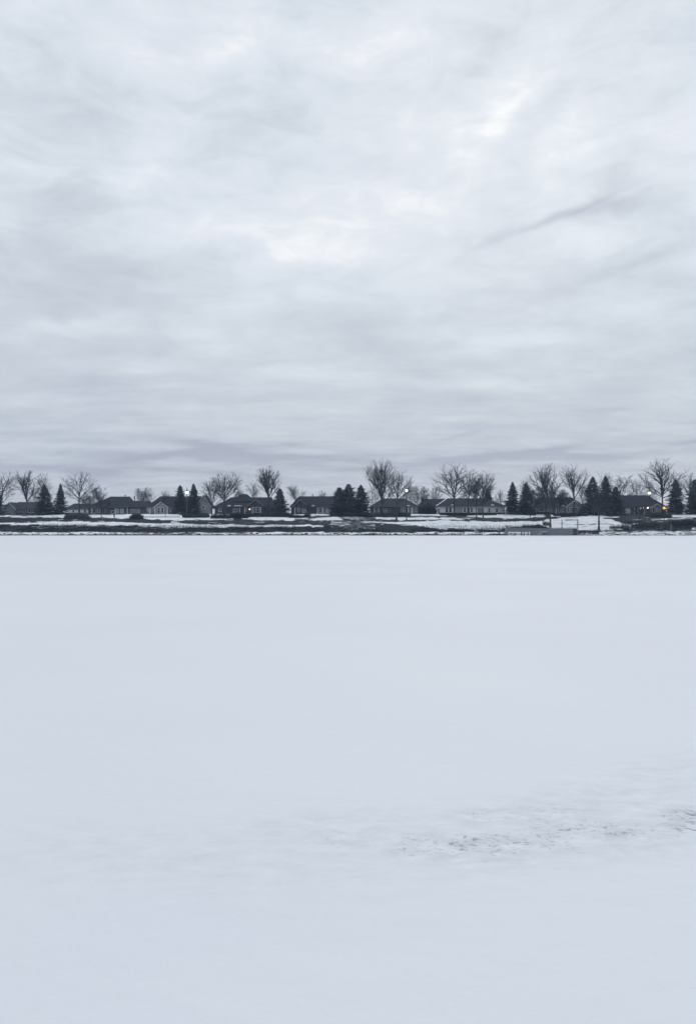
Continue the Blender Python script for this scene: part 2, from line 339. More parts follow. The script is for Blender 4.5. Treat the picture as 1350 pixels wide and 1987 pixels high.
# snow lying on the bank: strips (column, upper row, lower row), amount
SNOW = [
 ([(-40,1000.5,1004),(0,1000.5,1004),(60,1001,1003.7),(90,1000,1003.7),(115,998,1003.5),(127,998,1004)], 1),
 ([(168,1000,1004),(190,999.5,1005),(220,998.5,1005.5),(250,997.5,1006),(258,997.5,1005)], 1),
 ([(272,996.5,1007),(300,997,1008.8),(335,996,1008.8),(360,1001,1009),(405,1002,1009.5),(440,1006,1008.5)], 1.05),
 ([(403,995.5,1003),(412,996,1002),(432,997,1001),(440,998,1001)], .75),
 ([(438,999,1003),(455,999,1003)], .8), ([(440,1006.5,1008),(454,1006.5,1008)], .9),
 ([(468,1006,1008),(490,1003.5,1009),(530,1002,1009.8),(560,1003,1010),(572,1004,1009)], .95),
 ([(560,1004,1007),(600,1005,1008)], .6), ([(570,997,1001),(592,998,1002)], .8), ([(603,996,1001.2),(642,996,1001)], 1),
 ([(598,1007.5,1009),(612,1005,1009.6),(640,1003,1009.8),(655,1003,1009.8),(664,1008,1010)], 1.05),
 ([(655,1003,1009),(735,1003,1009)], .47), ([(728,1003,1006.5),(762,1004,1008),(800,1004,1008.5),(860,1003,1008.5),(890,1004.5,1008),(922,1004,1005.5)], 1.05),
 ([(783,999,1000.5),(800,996.5,1001),(850,996.5,1001),(868,999,1001.5)], 1),
 ([(905,1000.5,1002.5),(930,999.5,1004),(975,998.5,1006),(1030,1000,1005),(1058,1001,1003.5)], 1.05),
 ([(1038,997.5,1000),(1056,997.5,1000)], .9), ([(1066,998,1001.5),(1088,1000.5,1001.5)], .95),
 ([(1298,995.5,1003.8),(1420,995.5,1003.8)], 1), ([(1262,1007,1009.2),(1290,1006,1008),(1345,1005,1007)], .75), ([(1250,1003,1004),(1262,1003,1004)], .8),
 ([(1165,1001,1004.5),(1198,1002.5,1004.6),(1202,1003.5,1004.3)], 1),
 ([(-40,1015.5,1018),(0,1015,1018),(60,1014.5,1018),(75,1013.5,1019),(150,1012,1020),(200,1012,1019.5),(250,1014,1019.5),(300,1016,1022),(360,1016.5,1024.5),(400,1018,1024),(450,1018,1023.5),(500,1018,1023),(560,1018.5,1022.5),(600,1019,1022),(628,1020,1023)], .86),
 ([(45,1012,1014),(120,1011,1013)], .55), ([(140,1008.5,1010.5),(165,1008.5,1010)], .7), ([(112,1007,1008.5),(125,1007,1008.5)], .9), ([(330,1012,1014.5),(352,1012,1014)], .7), ([(410,1015,1016.5),(430,1015,1016.5)], .85),
 ([(60,1018,1026),(200,1019,1026),(340,1022,1027)], .40), ([(640,1010,1027),(730,1010,1027)], .44), ([(400,1010,1017),(640,1010,1017)], .30), ([(1225,1006,1030),(1400,1006,1030)], .26),
 ([(722,1012,1015),(760,1012,1018),(800,1012,1019),(820,1011,1022),(850,1010,1026),(900,1010,1027),(940,1011,1028),(970,1013,1028),(990,1012,1024),(1030,1011,1020),(1058,1010,1018)], .80),
 ([(1045,1011,1018),(1060,1008,1024),(1080,1005.5,1027),(1110,1003,1030),(1150,1000.8,1030),(1172,1001,1030),(1200,1013,1028),(1225,1019,1024)], .78),
 ([(1224,1015,1017),(1240,1015.5,1016.6)], 1.05), ([(1340,1025,1028),(1400,1025,1029)], .8),
 ([(-40,1033,1037),(100,1033,1037),(230,1033,1037.5),(300,1033.5,1037)], .95), ([(300,1033,1037),(500,1033,1037)], .55), ([(490,1032.8,1037.5),(979,1032.8,1037.5)], 1.0),
 ([(979,1031,1040),(1064,1031,1040)], .9), ([(1160,1030,1040),(1420,1030,1040)], .62)]
BARE = [([(280,1002.6,1003.9),(350,1002.4,1003.6)], 1), ([(790,1001.2,1003.2),(870,1001.6,1003.2),(925,1003,1004.5)], 1), ([(612,1001.6,1003),(650,1000.8,1002.2)], 1), ([(1170,1004.5,1006.8),(1200,1004.5,1006.8)], .8), ([(1094,1008,1011),(1120,1008,1010)], .4), ([(1095,1017,1019),(1190,1016,1018)], .25)]
def strip(pts, px, py, fe):
    P = np.array(pts); a = np.interp(px, P[:,0], P[:,1]); b = np.interp(px, P[:,0], P[:,2])
    s = np.clip(np.minimum(py-a, b-py)/fe+.5, 0, 1) * np.clip(np.minimum(px-P[0,0], P[-1,0]-px)/6+.5, 0, 1)
    return s
xs = np.concatenate([np.linspace(-1200, -160, 14), np.linspace(-150, -128, 10), np.arange(-126, 126.1, .35), np.linspace(128, 150, 10), np.linspace(160, 1200, 14)])
ys = np.concatenate([np.array([202, 203.]), np.arange(203.5, 246, .24), np.arange(246.5, 264, 1.5), np.array([270, 285, 310, 350, 450, 700, 1200.])])
XX, YY = np.meshgrid(xs, ys); ZZ = gz(XX, YY)
PXX, PYY = 675+XX*F/YY, HOR-(ZZ-CAMZ)*F/YY
jit = (fbm(XX*.5, YY*.9, 4)-.47)*5.0
mask = np.zeros_like(XX)
for pts, amt in SNOW: mask = np.maximum(mask, amt*strip(pts, PXX, PYY+jit*1.3, 1.4))
for pts, amt in BARE: mask = mask*(1-amt*strip(pts, PXX, PYY, .8))
mask[(YY > 252)] = .8
def grid_obj(name, XX, YY, ZZ, attr, val, m):
    ny, nx = XX.shape
    v = np.stack([XX, YY, ZZ], -1).reshape(-1, 3)
    idx = np.arange(nx*ny).reshape(ny, nx)
    f = np.stack([idx[:-1,:-1], idx[:-1,1:], idx[1:,1:], idx[1:,:-1]], -1).reshape(-1, 4)
    me = bpy.data.meshes.new(name); me.from_pydata(v.tolist(), [], f.tolist()); me.materials.append(m)
    a = me.attributes.new(attr, 'FLOAT', 'POINT'); a.data.foreach_set('value', val.reshape(-1).astype(np.float32))
    me.polygons.foreach_set('use_smooth', [True]*len(me.polygons)); me.update()
    o = bpy.data.objects.new(name, me); COL.objects.link(o); return o
tag(grid_obj('ground', XX, YY, ZZ, 'snow', mask, M['ground']), 'far bank of dark grass with strips of old snow', kind='structure')

# frozen lake under snow, from behind the camera to the far shore
xs = np.concatenate([-np.geomspace(1200, 9, 30), np.arange(-8.8, 8.81, .05), np.geomspace(9, 1200, 30)])
ys = np.concatenate([-np.geomspace(1200, 3, 20), np.arange(-2.5, 2.6, .5), np.arange(2.8, 11, .045), np.geomspace(11.1, 209, 160)])
XX, YY = np.meshgrid(xs, ys)
def ell(cx, cy, a, b, rot):
    c, s = math.cos(R(rot)), math.sin(R(rot)); u = ((XX-cx)*c+(YY-cy)*s)/a; v = (-(XX-cx)*s+(YY-cy)*c)/b
    return np.exp(-(u*u+v*v)*.9)
thin = np.maximum.reduce([.74*ell(.72, 6.95, .55, .38, 4), .66*ell(1.9, 7.65, 1.2, .4, 10), .80*ell(1.2, 6.95, .85, .46, 6), .74*ell(2.4, 7.2, 1.2, .50, 8), 1.05*ell(3.62, 7.55, .6, .38, 25), .50*ell(0.4, 7.2, 1.5, .6, 2), .42*ell(2.9, 8.1, 1.6, .6, 15), .30*ell(-1.0, 6.7, 2.2, .7, -3), .40*ell(4.2, 8.9, 1.0, .7, 20)])
thin = np.clip(thin*1.35, 0, .92)*(.68+.66*fbm(XX*2.2, YY*2.6, 3)) + .25*ell(3.75, 7.6, .45, .25, 25)
near = np.clip((14-YY)/6, 0, 1)*np.clip((YY-2)/2, 0, 1)
ZZ = near*((fbm(XX*.5, YY*.9, 4)-.47)*.05 + (fbm(XX*3+9, YY*4, 4)-.47)*.012) + near*np.clip(thin, 0, 1)*((fbm(XX*5, YY*7, 3)-.47)*.07)
tag(grid_obj('frozen_lake', XX, YY, ZZ, 'thin', thin, M['lake']), 'snow covered frozen lake', kind='structure')

# ------------------------------------------------------------------ rocks and brush along the shore
def ico():
    import bmesh
    bm = bmesh.new(); bmesh.ops.create_icosphere(bm, subdivisions=2, radius=1)
    v = np.array([p.co[:] for p in bm.verts]); f = [tuple(q.index for q in p.verts) for p in bm.faces]; bm.free(); return v, f
ICOV, ICOF = ico()
def lump(mb, c, r, seed, rough=.35):
    o = seed*3.7
    d = 1+rough*(fbm(ICOV[:,0]*1.1+o, ICOV[:,1]*1.1+ICOV[:,2]*1.7+o, 3)-.45)*2
    v = ICOV*d[:,None]*np.array(r)+np.array(c)
    mb.poly(v.tolist(), ICOF)
rnd = random.Random(3)
mb = MB()
for k in range(1500):
    x = rnd.uniform(-108, 108); px = 675+x*F/205.5
    if 979 < px < 1122 and rnd.random() < .75: continue
    y = 205.2+abs(rnd.gauss(0, .5)); r = rnd.uniform(.10, .30)*(1+.9*max(0, float(fbm(x*.15, 7.7, 3))-.45)*4)
    lump(mb, (x, y, G(x, y)+r*.12), (r*rnd.uniform(1, 1.9), r, r*rnd.uniform(.55, .8)), k)
tag(mb.build('shore_rocks', M['rock']), 'line of dark snow capped rocks along the ice edge', 'rocks', kind='stuff')

mb = MB()
def blade(mb, x, y, h, wd, lean):
    a = rnd.uniform(0, math.pi); z = G(x, y)-.05
    lx, ly = rnd.gauss(0, lean)*h, rnd.gauss(0, lean)*h; cx, cy = math.cos(a)*wd, math.sin(a)*wd
    mb.poly([(x-cx, y-cy, z), (x+cx, y+cy, z), (x+lx*.4+cx*.7, y+ly*.4+cy*.7, z+h*.55), (x+lx, y+ly, z+h), (x+lx*.4-cx*.7, y+ly*.4-cy*.7, z+h*.55)], [(0,1,2,3,4)])
n = 0
while n < 20000:
    px = rnd.uniform(-30, 1380); py = rnd.uniform(1019, 1032.5)
    if 330 < px < 720: top = 1022
    elif px < 330: top = 1020.5
    elif px < 980: top = 1026
    elif px < 1060: top = 1021
    elif px < 1205: top = 1031
    else: top = 1013
    if px > 1205: py = rnd.uniform(1013, 1032)
    if py < top: continue
    D = DG(py); x = X(px, D)
    if fbm(x*.22, D*.3, 3) < .38 and rnd.random() < .8: continue
    blade(mb, x, D, rnd.uniform(.3, .85)*(1.25 if px > 1205 else 1), rnd.uniform(.012, .03), .25); n += 1
for k in range(2500):   # thin scattered stems standing in the snow above the brush
    px = rnd.choice([rnd.uniform(820, 985), rnd.uniform(300, 560), rnd.uniform(80, 170)]); py = rnd.uniform(1021, 1027) if px > 800 else rnd.uniform(1019, 1024)
    D = DG(py); blade(mb, X(px, D), D, rnd.uniform(.5, 1.1), rnd.uniform(.008, .016), .15)
tag(mb.build('dry_brush', M['brush']), 'dark dry reeds and brush growing along the bank', 'brush', kind='stuff')

# ------------------------------------------------------------------ bare trees
def bare_tree(label, px, base_py, top_py, cl, cr_, fork, form, seed, dens=1., rb=.2, D=None, name='bare_tree', m='bark', group='leafless trees along the far bank', nprim=8, twr=.011, stems=1):
    rn = random.Random(seed)
    D = D or DG(base_py); x0 = X(px, D); z0 = G(x0, D)-.1
    H = Z(top_py, D)-z0; wdt = (cr_-cl)/2*D/F; offx = ((cl+cr_)/2-px)*D/F
    c0 = fork
    def rad(tt):
        if tt < c0*.8 or tt > 1.02: return .02
        s = (tt-c0*.8)/(1-c0*.8)
        if form == 'vase': p = (.40+.62*(s/.58)**.8) if s < .58 else 1.02*math.sqrt(max(.10, 1-((s-.58)/.44)**2*.92))
        elif form == 'round': p = math.sqrt(max(.03, 1-((s-.50)/.52)**2))
        elif form == 'spread': p = (.35+.65*min(1, s/.45)) if s < .5 else math.sqrt(max(.12, 1-((s-.5)/.52)**2*.9))
        else: p = math.sqrt(max(.02, 1-((s-.38)/.63)**2))       # oval, fuller low down
        return max(.05, wdt*p)
    def inside(p, k=1.04):
        tt = p[2]/H
        return (p[0]-offx*min(1, tt))**2+p[1]**2 < (rad(tt)*k)**2 and tt < .97*k
    tr, cw = MB(), MB()
    hf = H*fork; r0 = rb*H/12
    lean = rn.uniform(-.03, .03)
    ft = (offx*.3+lean*hf, 0, hf)
    npt = 6; tp = [(ft[0]*q**1.5+rn.gauss(0, .03), rn.gauss(0, .03), hf*q) for q in [k/(npt-1) for k in range(npt)]]
    tr_r = [r0*(1.35 if k == 0 else 1-.35*k/(npt-1)) for k in range(npt)]
    if stems == 1: tr.tube(tp, tr_r, 8)
    def grow(p, d, ln, r, lev, t0):
        segs = (8, 6, 4, 2, 2)[lev]; pts = [p]; rr = [r]; d = Vector(d).normalized(); step = ln/segs
        kk = rn.uniform(.80, 1.22); wob = (.10, .15, .2, .22, .2)[lev]; up = (.07, .06, .05, .03, .03)[lev] * (1.2 if form == 'vase' else .8)
        for k in range(segs):
            d = (d+Vector((rn.gauss(0, wob), rn.gauss(0, wob), rn.gauss(0, wob)+up))).normalized()
            q = (pts[-1][0]+d.x*step, pts[-1][1]+d.y*step, pts[-1][2]+d.z*step)
            if lev > 0 and not inside(q, kk): 
                if k == 0: return
                break
            pts.append(q); rr.append(max(twr*.55, r*(1-.75*(k+1)/segs)))
        if len(pts) < 2: return
        cw.tube(pts, rr, (6, 4, 3, 3, 3)[lev], cap=False)
        if lev >= 3: return
        nch = ((9, 5.5, 3.6)[lev])*(dens if lev else 1)
        nch = int(nch)+(1 if rn.random() < nch-int(nch) else 0)
        for c in range(nch):
            s = (.22+.78*(c+rn.random())/nch)
            i = min(len(pts)-2, int(s*(len(pts)-1))); f = s*(len(pts)-1)-i
            a, b = pts[i], pts[i+1]; bp = tuple(a[j]+(b[j]-a[j])*f for j in range(3))
            tg = Vector((b[0]-a[0], b[1]-a[1], b[2]-a[2])).normalized()
            ax = Vector((rn.gauss(0,1), rn.gauss(0,1), rn.gauss(0,.6))); ax = (ax-tg*ax.dot(tg)).normalized()
            ang = R(rn.uniform(24, 50) if form != 'vase' else rn.uniform(16, 36))
            nd = tg*math.cos(ang)+ax*math.sin(ang)+Vector((0, 0, .06))
            cl_ = ln*rn.uniform(.34, .62)*(1-.45*s)*(1.25 if lev == 0 else 1.)
            cl_ = max(cl_, .5)
            rc = max((.028, .016, twr, twr)[lev], min(rr[min(i, len(rr)-1)]*.75, r*.6))
            grow(bp, nd, cl_, rc, lev+1, s)
    for k in range(nprim):
        a = k*2.399+rn.uniform(-.4, .4); a -= .32*math.sin(2*a); q = k/(nprim-1) if nprim > 1 else 1
        if form == 'vase': u = (.08+.86*((k*.618) % 1)); ht = 1.0-.40*u*u-rn.uniform(0, .07)
        elif form == 'spread': ht = max(fork+.08, .44)+(.98-max(fork+.08, .44))*q**.8; u = 1.0-.66*q**1.4
        elif form == 'round': ht = max(fork+.06, .42)+(.98-max(fork+.06, .42))*q**.8; u = 1.0-.75*q**1.3
        else: ht = .42+.56*q; u = .9-.8*q
        tgt = Vector((offx+rad(ht)*u*math.cos(a), rad(ht)*u*math.sin(a), H*ht))
        if stems > 1: st = Vector((rn.gauss(0, .25), rn.gauss(0, .25), 0)); 
        else:
            h0 = hf*rn.uniform(.82, 1.0) if form == 'vase' else hf*(.85+.15*q)+ (H-hf)*.25*q*rn.random()
            st = Vector((ft[0]*(h0/hf if h0 < hf else 1), 0, h0))
        dv = tgt-st; ln = dv.length*rn.uniform(.86, 1.0)
        # start steeper or flatter than the chord, then bend to it
        d0 = dv.normalized()+Vector((0, 0, -.05 if form != 'vase' else .15))
        grow(tuple(st), d0, ln*1.02, r0*(.52 if nprim > 5 else .7)*(.75+.4*rn.random()), 0, 0)
    if stems == 1 and form != 'vase':       # leader
        grow(ft, (offx*.2, 0, H), (H-hf)*.95, r0*.6, 0, 0)
    root = thing(name, label, 'tree', (x0, D, z0), group)
    # stretch the grown crown to the spread and height this tree has
    cv = np.array(cw.v); lo, hi = np.percentile(cv[:,0], (1.2, 98.8)); k = 2*wdt/(hi-lo)
    zf = np.clip((cv[:,2]-hf*.8)/(H-hf*.8), 0, 1)
    cv[:,0] = cv[:,0]*(1+(k-1)*np.minimum(1, zf*3)); cv[:,1] *= k
    mid = (np.percentile(cv[:,0], 1.2)+np.percentile(cv[:,0], 98.8))/2
    cv[:,0] += (offx-mid)*np.minimum(1, zf*1.6)
    zt = np.percentile(cv[:,2], 99.7); cv[:,2] = np.where(cv[:,2] > hf*.8, hf*.8+(cv[:,2]-hf*.8)*(H-hf*.8)/(zt-hf*.8), cv[:,2])
    cw.v = cv.tolist()
    if stems == 1: tr.build('trunk', M[m], root, smooth=True)
    cw.build('crown', M[m], root)
    return root

T = bare_tree
T('bare tree at the left edge of the picture behind a cut-off dark spruce', 3, 999, 914, -25, 30, .30, 'spread', 1, 1.0, .17)
T('tall bare tree with upswept limbs in front of the low house at far left', 52, 1000.5, 912, 27, 80, .32, 'vase', 2, .9, .17, nprim=10)
T('bare tree whose top rises behind the second dark spruce from the left', 86, 996, 918, 70, 106, .4, 'round', 3, .9, .15, D=272)
T('broad open bare tree with forked limbs right of the left pair of spruces', 155, 998.5, 915, 120, 187, .36, 'spread', 4, .9, .18, nprim=9)
T('small bushy bare tree at the left end of the large hip roofed house', 197, 1004.5, 943, 172, 212, .28, 'oval', 5, 1.3, .14)
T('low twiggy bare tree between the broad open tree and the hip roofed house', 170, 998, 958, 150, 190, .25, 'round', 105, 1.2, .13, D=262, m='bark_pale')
T('many stemmed bare tree rising behind the low garage roof', 279, 996, 946, 262, 297, .08, 'vase', 6, 1.2, .13, D=275, stems=6, nprim=10)
T('slim young bare tree standing in the snow before the white gabled house', 321, 1003.2, 952, 310, 333, .52, 'oval', 7, .5, .10, twr=.011)
T('slanting open bare tree beside the gable end to the left of the dense round tree', 411, 1000, 933, 388, 440, .30, 'spread', 8, 1.0, .17)
T('dense round headed bare tree to the right of the lamp lit spruce pair', 435, 1001, 917, 405, 471, .36, 'round', 9, 1.15, .19, nprim=11)
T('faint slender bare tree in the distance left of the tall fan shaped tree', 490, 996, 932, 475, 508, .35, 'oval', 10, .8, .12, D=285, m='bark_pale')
T('tall narrow fan shaped bare tree with straight upright limbs beside the small gable', 521, 998, 904, 500, 544, .34, 'vase', 11, 1.0, .22, nprim=11)
T('small fan shaped bare tree to the right of the lone dark spruce', 575, 997, 941, 557, 592, .40, 'round', 12, .9, .13)
T('low crooked bare tree on the lawn under the snow patched roof', 602, 1004.5, 976, 588, 618, .22, 'spread', 13, .6, .17, twr=.018)
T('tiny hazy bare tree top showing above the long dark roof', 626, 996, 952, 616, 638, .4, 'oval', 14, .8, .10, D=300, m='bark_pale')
T('tallest bare tree in the middle with many upright limbs', 741, 1001, 891, 710, 772, .24, 'vase', 15, 1.1, .18, nprim=14)
T('bare tree with a slanting crown to the left of the dark lamp post', 769, 1008, 912, 744, 804, .36, 'spread', 16, 1.0, .18, nprim=9)
T('low misty bare tree at the right foot of the lamp post with dense twigs', 818, 997, 944, 803, 834, .2, 'oval', 17, 1.5, .12, D=258)
T('hazy low bare tree behind the dark roof right of the lamp post', 845, 997, 944, 826, 862, .3, 'oval', 18, 1., .12, D=275, m='bark_pale')
T('wide bare tree with a long left limb before the pale sided house', 881, 1001.3, 901, 840, 916, .36, 'spread', 19, 1.0, .20, nprim=11)
T('bare tree behind the middle of the pale sided house between two wider ones', 907, 998, 911, 888, 936, .38, 'round', 20, 1.0, .15, D=246)
T('bare tree with dense right leaning crown at the right end of the pale sided house', 937, 1004.3, 915, 908, 960, .36, 'spread', 21, 1.2, .15, nprim=10)
T('short dense dark crowned bare tree just left of the right leaning one', 924, 1003, 928, 898, 952, .34, 'round', 121, 1.5, .14, nprim=10)
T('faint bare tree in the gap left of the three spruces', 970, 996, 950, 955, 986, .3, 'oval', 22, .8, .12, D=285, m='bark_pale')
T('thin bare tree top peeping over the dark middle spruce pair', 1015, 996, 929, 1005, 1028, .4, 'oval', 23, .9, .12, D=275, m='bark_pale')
T('tall bare tree on a slim pole like trunk above the timber pier', 1067, 1023, 899, 1028, 1096, .40, 'vase', 24, .9, .17, nprim=9)
T('dense dusky small tree before the pier side house', 1060, 999, 944, 1034, 1078, .28, 'round', 25, 1.6, .13, D=240, nprim=11)
T('dense dusky small tree with twigs against the gable of the pier side house', 1085, 999, 950, 1068, 1106, .28, 'round', 125, 1.6, .13, D=241, nprim=10)
T('young bare tree with a dark trunk standing before the middle spruces', 1028, 1006.3, 944, 1012, 1046, .38, 'oval', 31, 1.6, .13)
T('tall bare tree with a forked V of limbs left of the right spruce pair', 1112, 996, 901, 1088, 1144, .30, 'vase', 26, .8, .16, nprim=8)
T('short bare tree with a thick trunk standing on the snowy slope', 1161, 1028, 950, 1138, 1186, .46, 'round', 27, 1.3, .30, nprim=10)
T('bare tree behind the house with lit porch seen over its roof', 1203, 996, 919, 1178, 1226, .35, 'spread', 28, 1.0, .14, D=275)
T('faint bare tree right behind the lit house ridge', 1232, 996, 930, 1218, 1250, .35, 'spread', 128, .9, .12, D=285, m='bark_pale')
T('largest open bare tree at right behind the amber lamp', 1284, 1000, 889, 1244, 1326, .36, 'spread', 29, .85, .20, nprim=11)
T('bare tree at the right edge behind the last spruce', 1338, 996, 918, 1312, 1368, .35, 'spread', 30, 1.1, .15, D=262)
T('small low branching bare tree on the dark lawn before the lit porch', 1240, 1013.5, 979, 1224, 1258, .18, 'vase', 32, .6, .2, twr=.014, nprim=6)

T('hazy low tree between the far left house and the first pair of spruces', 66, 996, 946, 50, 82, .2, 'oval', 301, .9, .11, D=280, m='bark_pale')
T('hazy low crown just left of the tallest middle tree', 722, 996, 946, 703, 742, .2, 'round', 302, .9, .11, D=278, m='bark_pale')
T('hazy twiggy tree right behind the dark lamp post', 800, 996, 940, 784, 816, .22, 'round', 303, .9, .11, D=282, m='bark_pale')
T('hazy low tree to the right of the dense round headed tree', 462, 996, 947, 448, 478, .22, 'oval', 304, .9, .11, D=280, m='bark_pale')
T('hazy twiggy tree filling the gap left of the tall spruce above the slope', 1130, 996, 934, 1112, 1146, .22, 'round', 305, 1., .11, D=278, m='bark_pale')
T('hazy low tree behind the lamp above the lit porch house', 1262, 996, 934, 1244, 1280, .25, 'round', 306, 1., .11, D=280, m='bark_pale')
T('hazy tree standing far behind between the two shore side spruces at right', 1174, 996, 914, 1160, 1190, .3, 'oval', 307, .7, .11, D=290, m='bark_pale')
# ------------------------------------------------------------------ spruces
def spruce(label, px, base_py, top_py, hw, seed, D=None, pw=.85, group='dark evergreen trees in front of the houses'):
    rn = random.Random(seed); D = D or DG(base_py); x0 = X(px, D); z0 = G(x0, D)-.05
    H = Z(top_py, D)-z0; w_ = hw*1.28*D/F
    tr, cw = MB(), MB()
    tr.tube([(0, 0, 0), (0, 0, H*.5), (0, 0, H*.98)], [H*.022, H*.014, .02], 7)
    z = H*.035
    sx_, sy_ = rn.uniform(.9, 1.1), rn.uniform(.9, 1.1)
    while z < H*.985:
        tt = z/H
        R_ = w_*(1-tt)**pw*(1.0 if tt > .1 else .86+1.4*tt)
        R_ *= rn.uniform(.74, 1.14); nb = max(5, int(7+4*(1-tt)))
        for k in range(nb):
            a = 2*math.pi*(k+rn.random())/nb; r = max(.14, R_*rn.uniform(.62, 1.12)*(1.22 if rn.random() < .16 else 1)); zz = z+rn.uniform(-.12, .12)
            ca, sa = math.cos(a)*sx_, math.sin(a)*sy_; droop = rn.uniform(-.38, -.08)*r*(1-tt*.9)+.12*tt
            wd = max(.10, r*.24)
            for s0, s1, wk in ((.08, .6, 1.25), (.35, .85, 1.0), (.6, 1.0, .6)):      # overlapping needle sprays
                m1 = (s0+s1)/2; j = rn.uniform(-.07, .07)
                P = lambda s, off, dz_: (ca*r*s-sa*off, sa*r*s+ca*off, zz+droop*s*s+.10*r*s**3+dz_)
                cw.poly([P(s0, 0, .05), P(m1, wd*wk, -.10+j), P(s1, rn.uniform(-.05, .05), .02), P(m1, -wd*wk, -.10-j), P(m1, 0, .10)], [(0,1,4),(1,2,4),(2,3,4),(3,0,4)])
            for q in range(3):     # hanging twig tufts
                s = rn.uniform(.45, 1.0); o = rn.uniform(-wd, wd)*(1.1-s*.6); p = P(s, o, 0)
                cw.poly([(p[0]-.08, p[1], p[2]+.06), (p[0]+.08, p[1]+.05, p[2]+.05), (p[0]+rn.uniform(-.1,.1)+ca*.12, p[1]+sa*.12, p[2]-rn.uniform(.15, .34))], [(0,1,2)])
        z += max(.12, .27*(1-tt*.5))*rn.uniform(.6, 1.3)
    for q in range(5):
        a = q*1.26; cw.poly([(0,0,H), (.05*math.cos(a), .05*math.sin(a), H-.25), (.22*math.cos(a), .22*math.sin(a), H-.38)], [(0,1,2)])
    root = thing('spruce_tree', label, 'tree', (x0, D, z0), group)
    tr.build('trunk', M['bark'], root); cw.build('crown', M['needles'], root)
S = spruce
S('dark spruce cut off by the left edge of the picture', -3, 998.5, 956, 18, 41)
S('spruce with a spiky top left of its twin near the left edge', 87, 998.6, 940, 23, 42)
S('straight narrow spruce to the right of its twin near the left edge', 118, 998, 938.5, 17, 43)
S('spruce directly left of the grey lamp post', 350, 997, 942, 17.5, 44, pw=.7)
S('narrow pointed spruce directly right of the grey lamp post', 376, 997, 938, 17, 45, pw=.75)
S('lone stout spruce to the right of the tall fan shaped bare tree', 543, 999.5, 948, 19, 46, pw=.7)
S('left evergreen with a low blunt top in the dark middle clump', 658, 999, 945.5, 23, 47, pw=.6)
S('middle evergreen and tallest of the dark middle clump', 676, 998.5, 939, 24, 48, pw=.62)
S('right pointed evergreen of the dark middle clump', 700, 998.5, 941, 23, 49, pw=.66)
S('dark evergreen behind the right leaning tree at the end of the pale house', 946, 996, 949, 14, 57, D=262, pw=.6)
S('layered spruce with ragged left side right of the pale sided house', 994, 998, 935.5, 19, 50, pw=.8)
S('dark spruce hidden low by the young tree above the pier', 1020, 998.5, 936, 21, 51, pw=.75)
S('tall spruce behind the short thick trunked tree on the snowy slope', 1149, 997.5, 924.5, 24, 52, pw=.75)
S('tall narrow topped spruce to the right of its twin above the snowy slope', 1174, 997.5, 922.5, 22, 53, pw=.8)
S('shorter wide spruce at the left end of the lit porch house', 1194, 998, 944, 20, 54, pw=.65)
S('broad conical spruce to the right of the amber lamp', 1310, 998, 931.5, 21, 55, pw=.65)
S('spruce at the right edge of the picture', 1347, 998, 930, 20, 56, pw=.7)

# ------------------------------------------------------------------ shrubs
def shrub(name, label, px0, px1, base_py, top_py, m, seed, dens=1., D=None, group='dry shrubs beside the houses'):
    rn = random.Random(seed); D = D or DG(base_py); xa, xb = X(px0, D), X(px1, D); cx = (xa+xb)/2; z0 = G(cx, D); h = max(.4, Z(top_py, D)-z0); hw = (xb-xa)/2
    mb = MB(); n = int((220+260*hw)*dens)
    for k in range(n):
        u = rn.uniform(-1, 1); y = rn.gauss(0, .45); hh = h*(1-.35*abs(u)**3)*rn.uniform(.45, 1.08)*(.82+.36*vnoise(u*hw*1.3+seed, 2.2))
        x = u*hw; a = rn.uniform(0, 6.28); wd = rn.uniform(.012, .03); lx = rn.gauss(0, .22)*hh
        zb = G(cx+x, D+y)-z0-.05
        c, s_ = math.cos(a)*wd, math.sin(a)*wd
        mb.poly([(x-c, y-s_, zb), (x+c, y+s_, zb), (x+lx*.5+c, y+s_, zb+hh*.6), (x+lx, y+rn.gauss(0,.1), zb+hh), (x+lx*.5-c, y-s_, zb+hh*.6)], [(0,1,2,3,4)])
        # side twigs
        for q in range(2):
            tq = rn.uniform(.3, .85); p = (x+lx*tq, y, zb+hh*tq); dx_, dz_ = rn.uniform(-.3, .3), rn.uniform(.08, .3)
            mb.poly([(p[0], p[1], p[2]), (p[0]+.02, p[1]+.02, p[2]), (p[0]+dx_, p[1]+rn.uniform(-.2,.2), p[2]+dz_*h*.6)], [(0,1,2)])
    return tag(mb.build(name, M[m], loc=(cx, D, z0)), label, 'shrub', group)
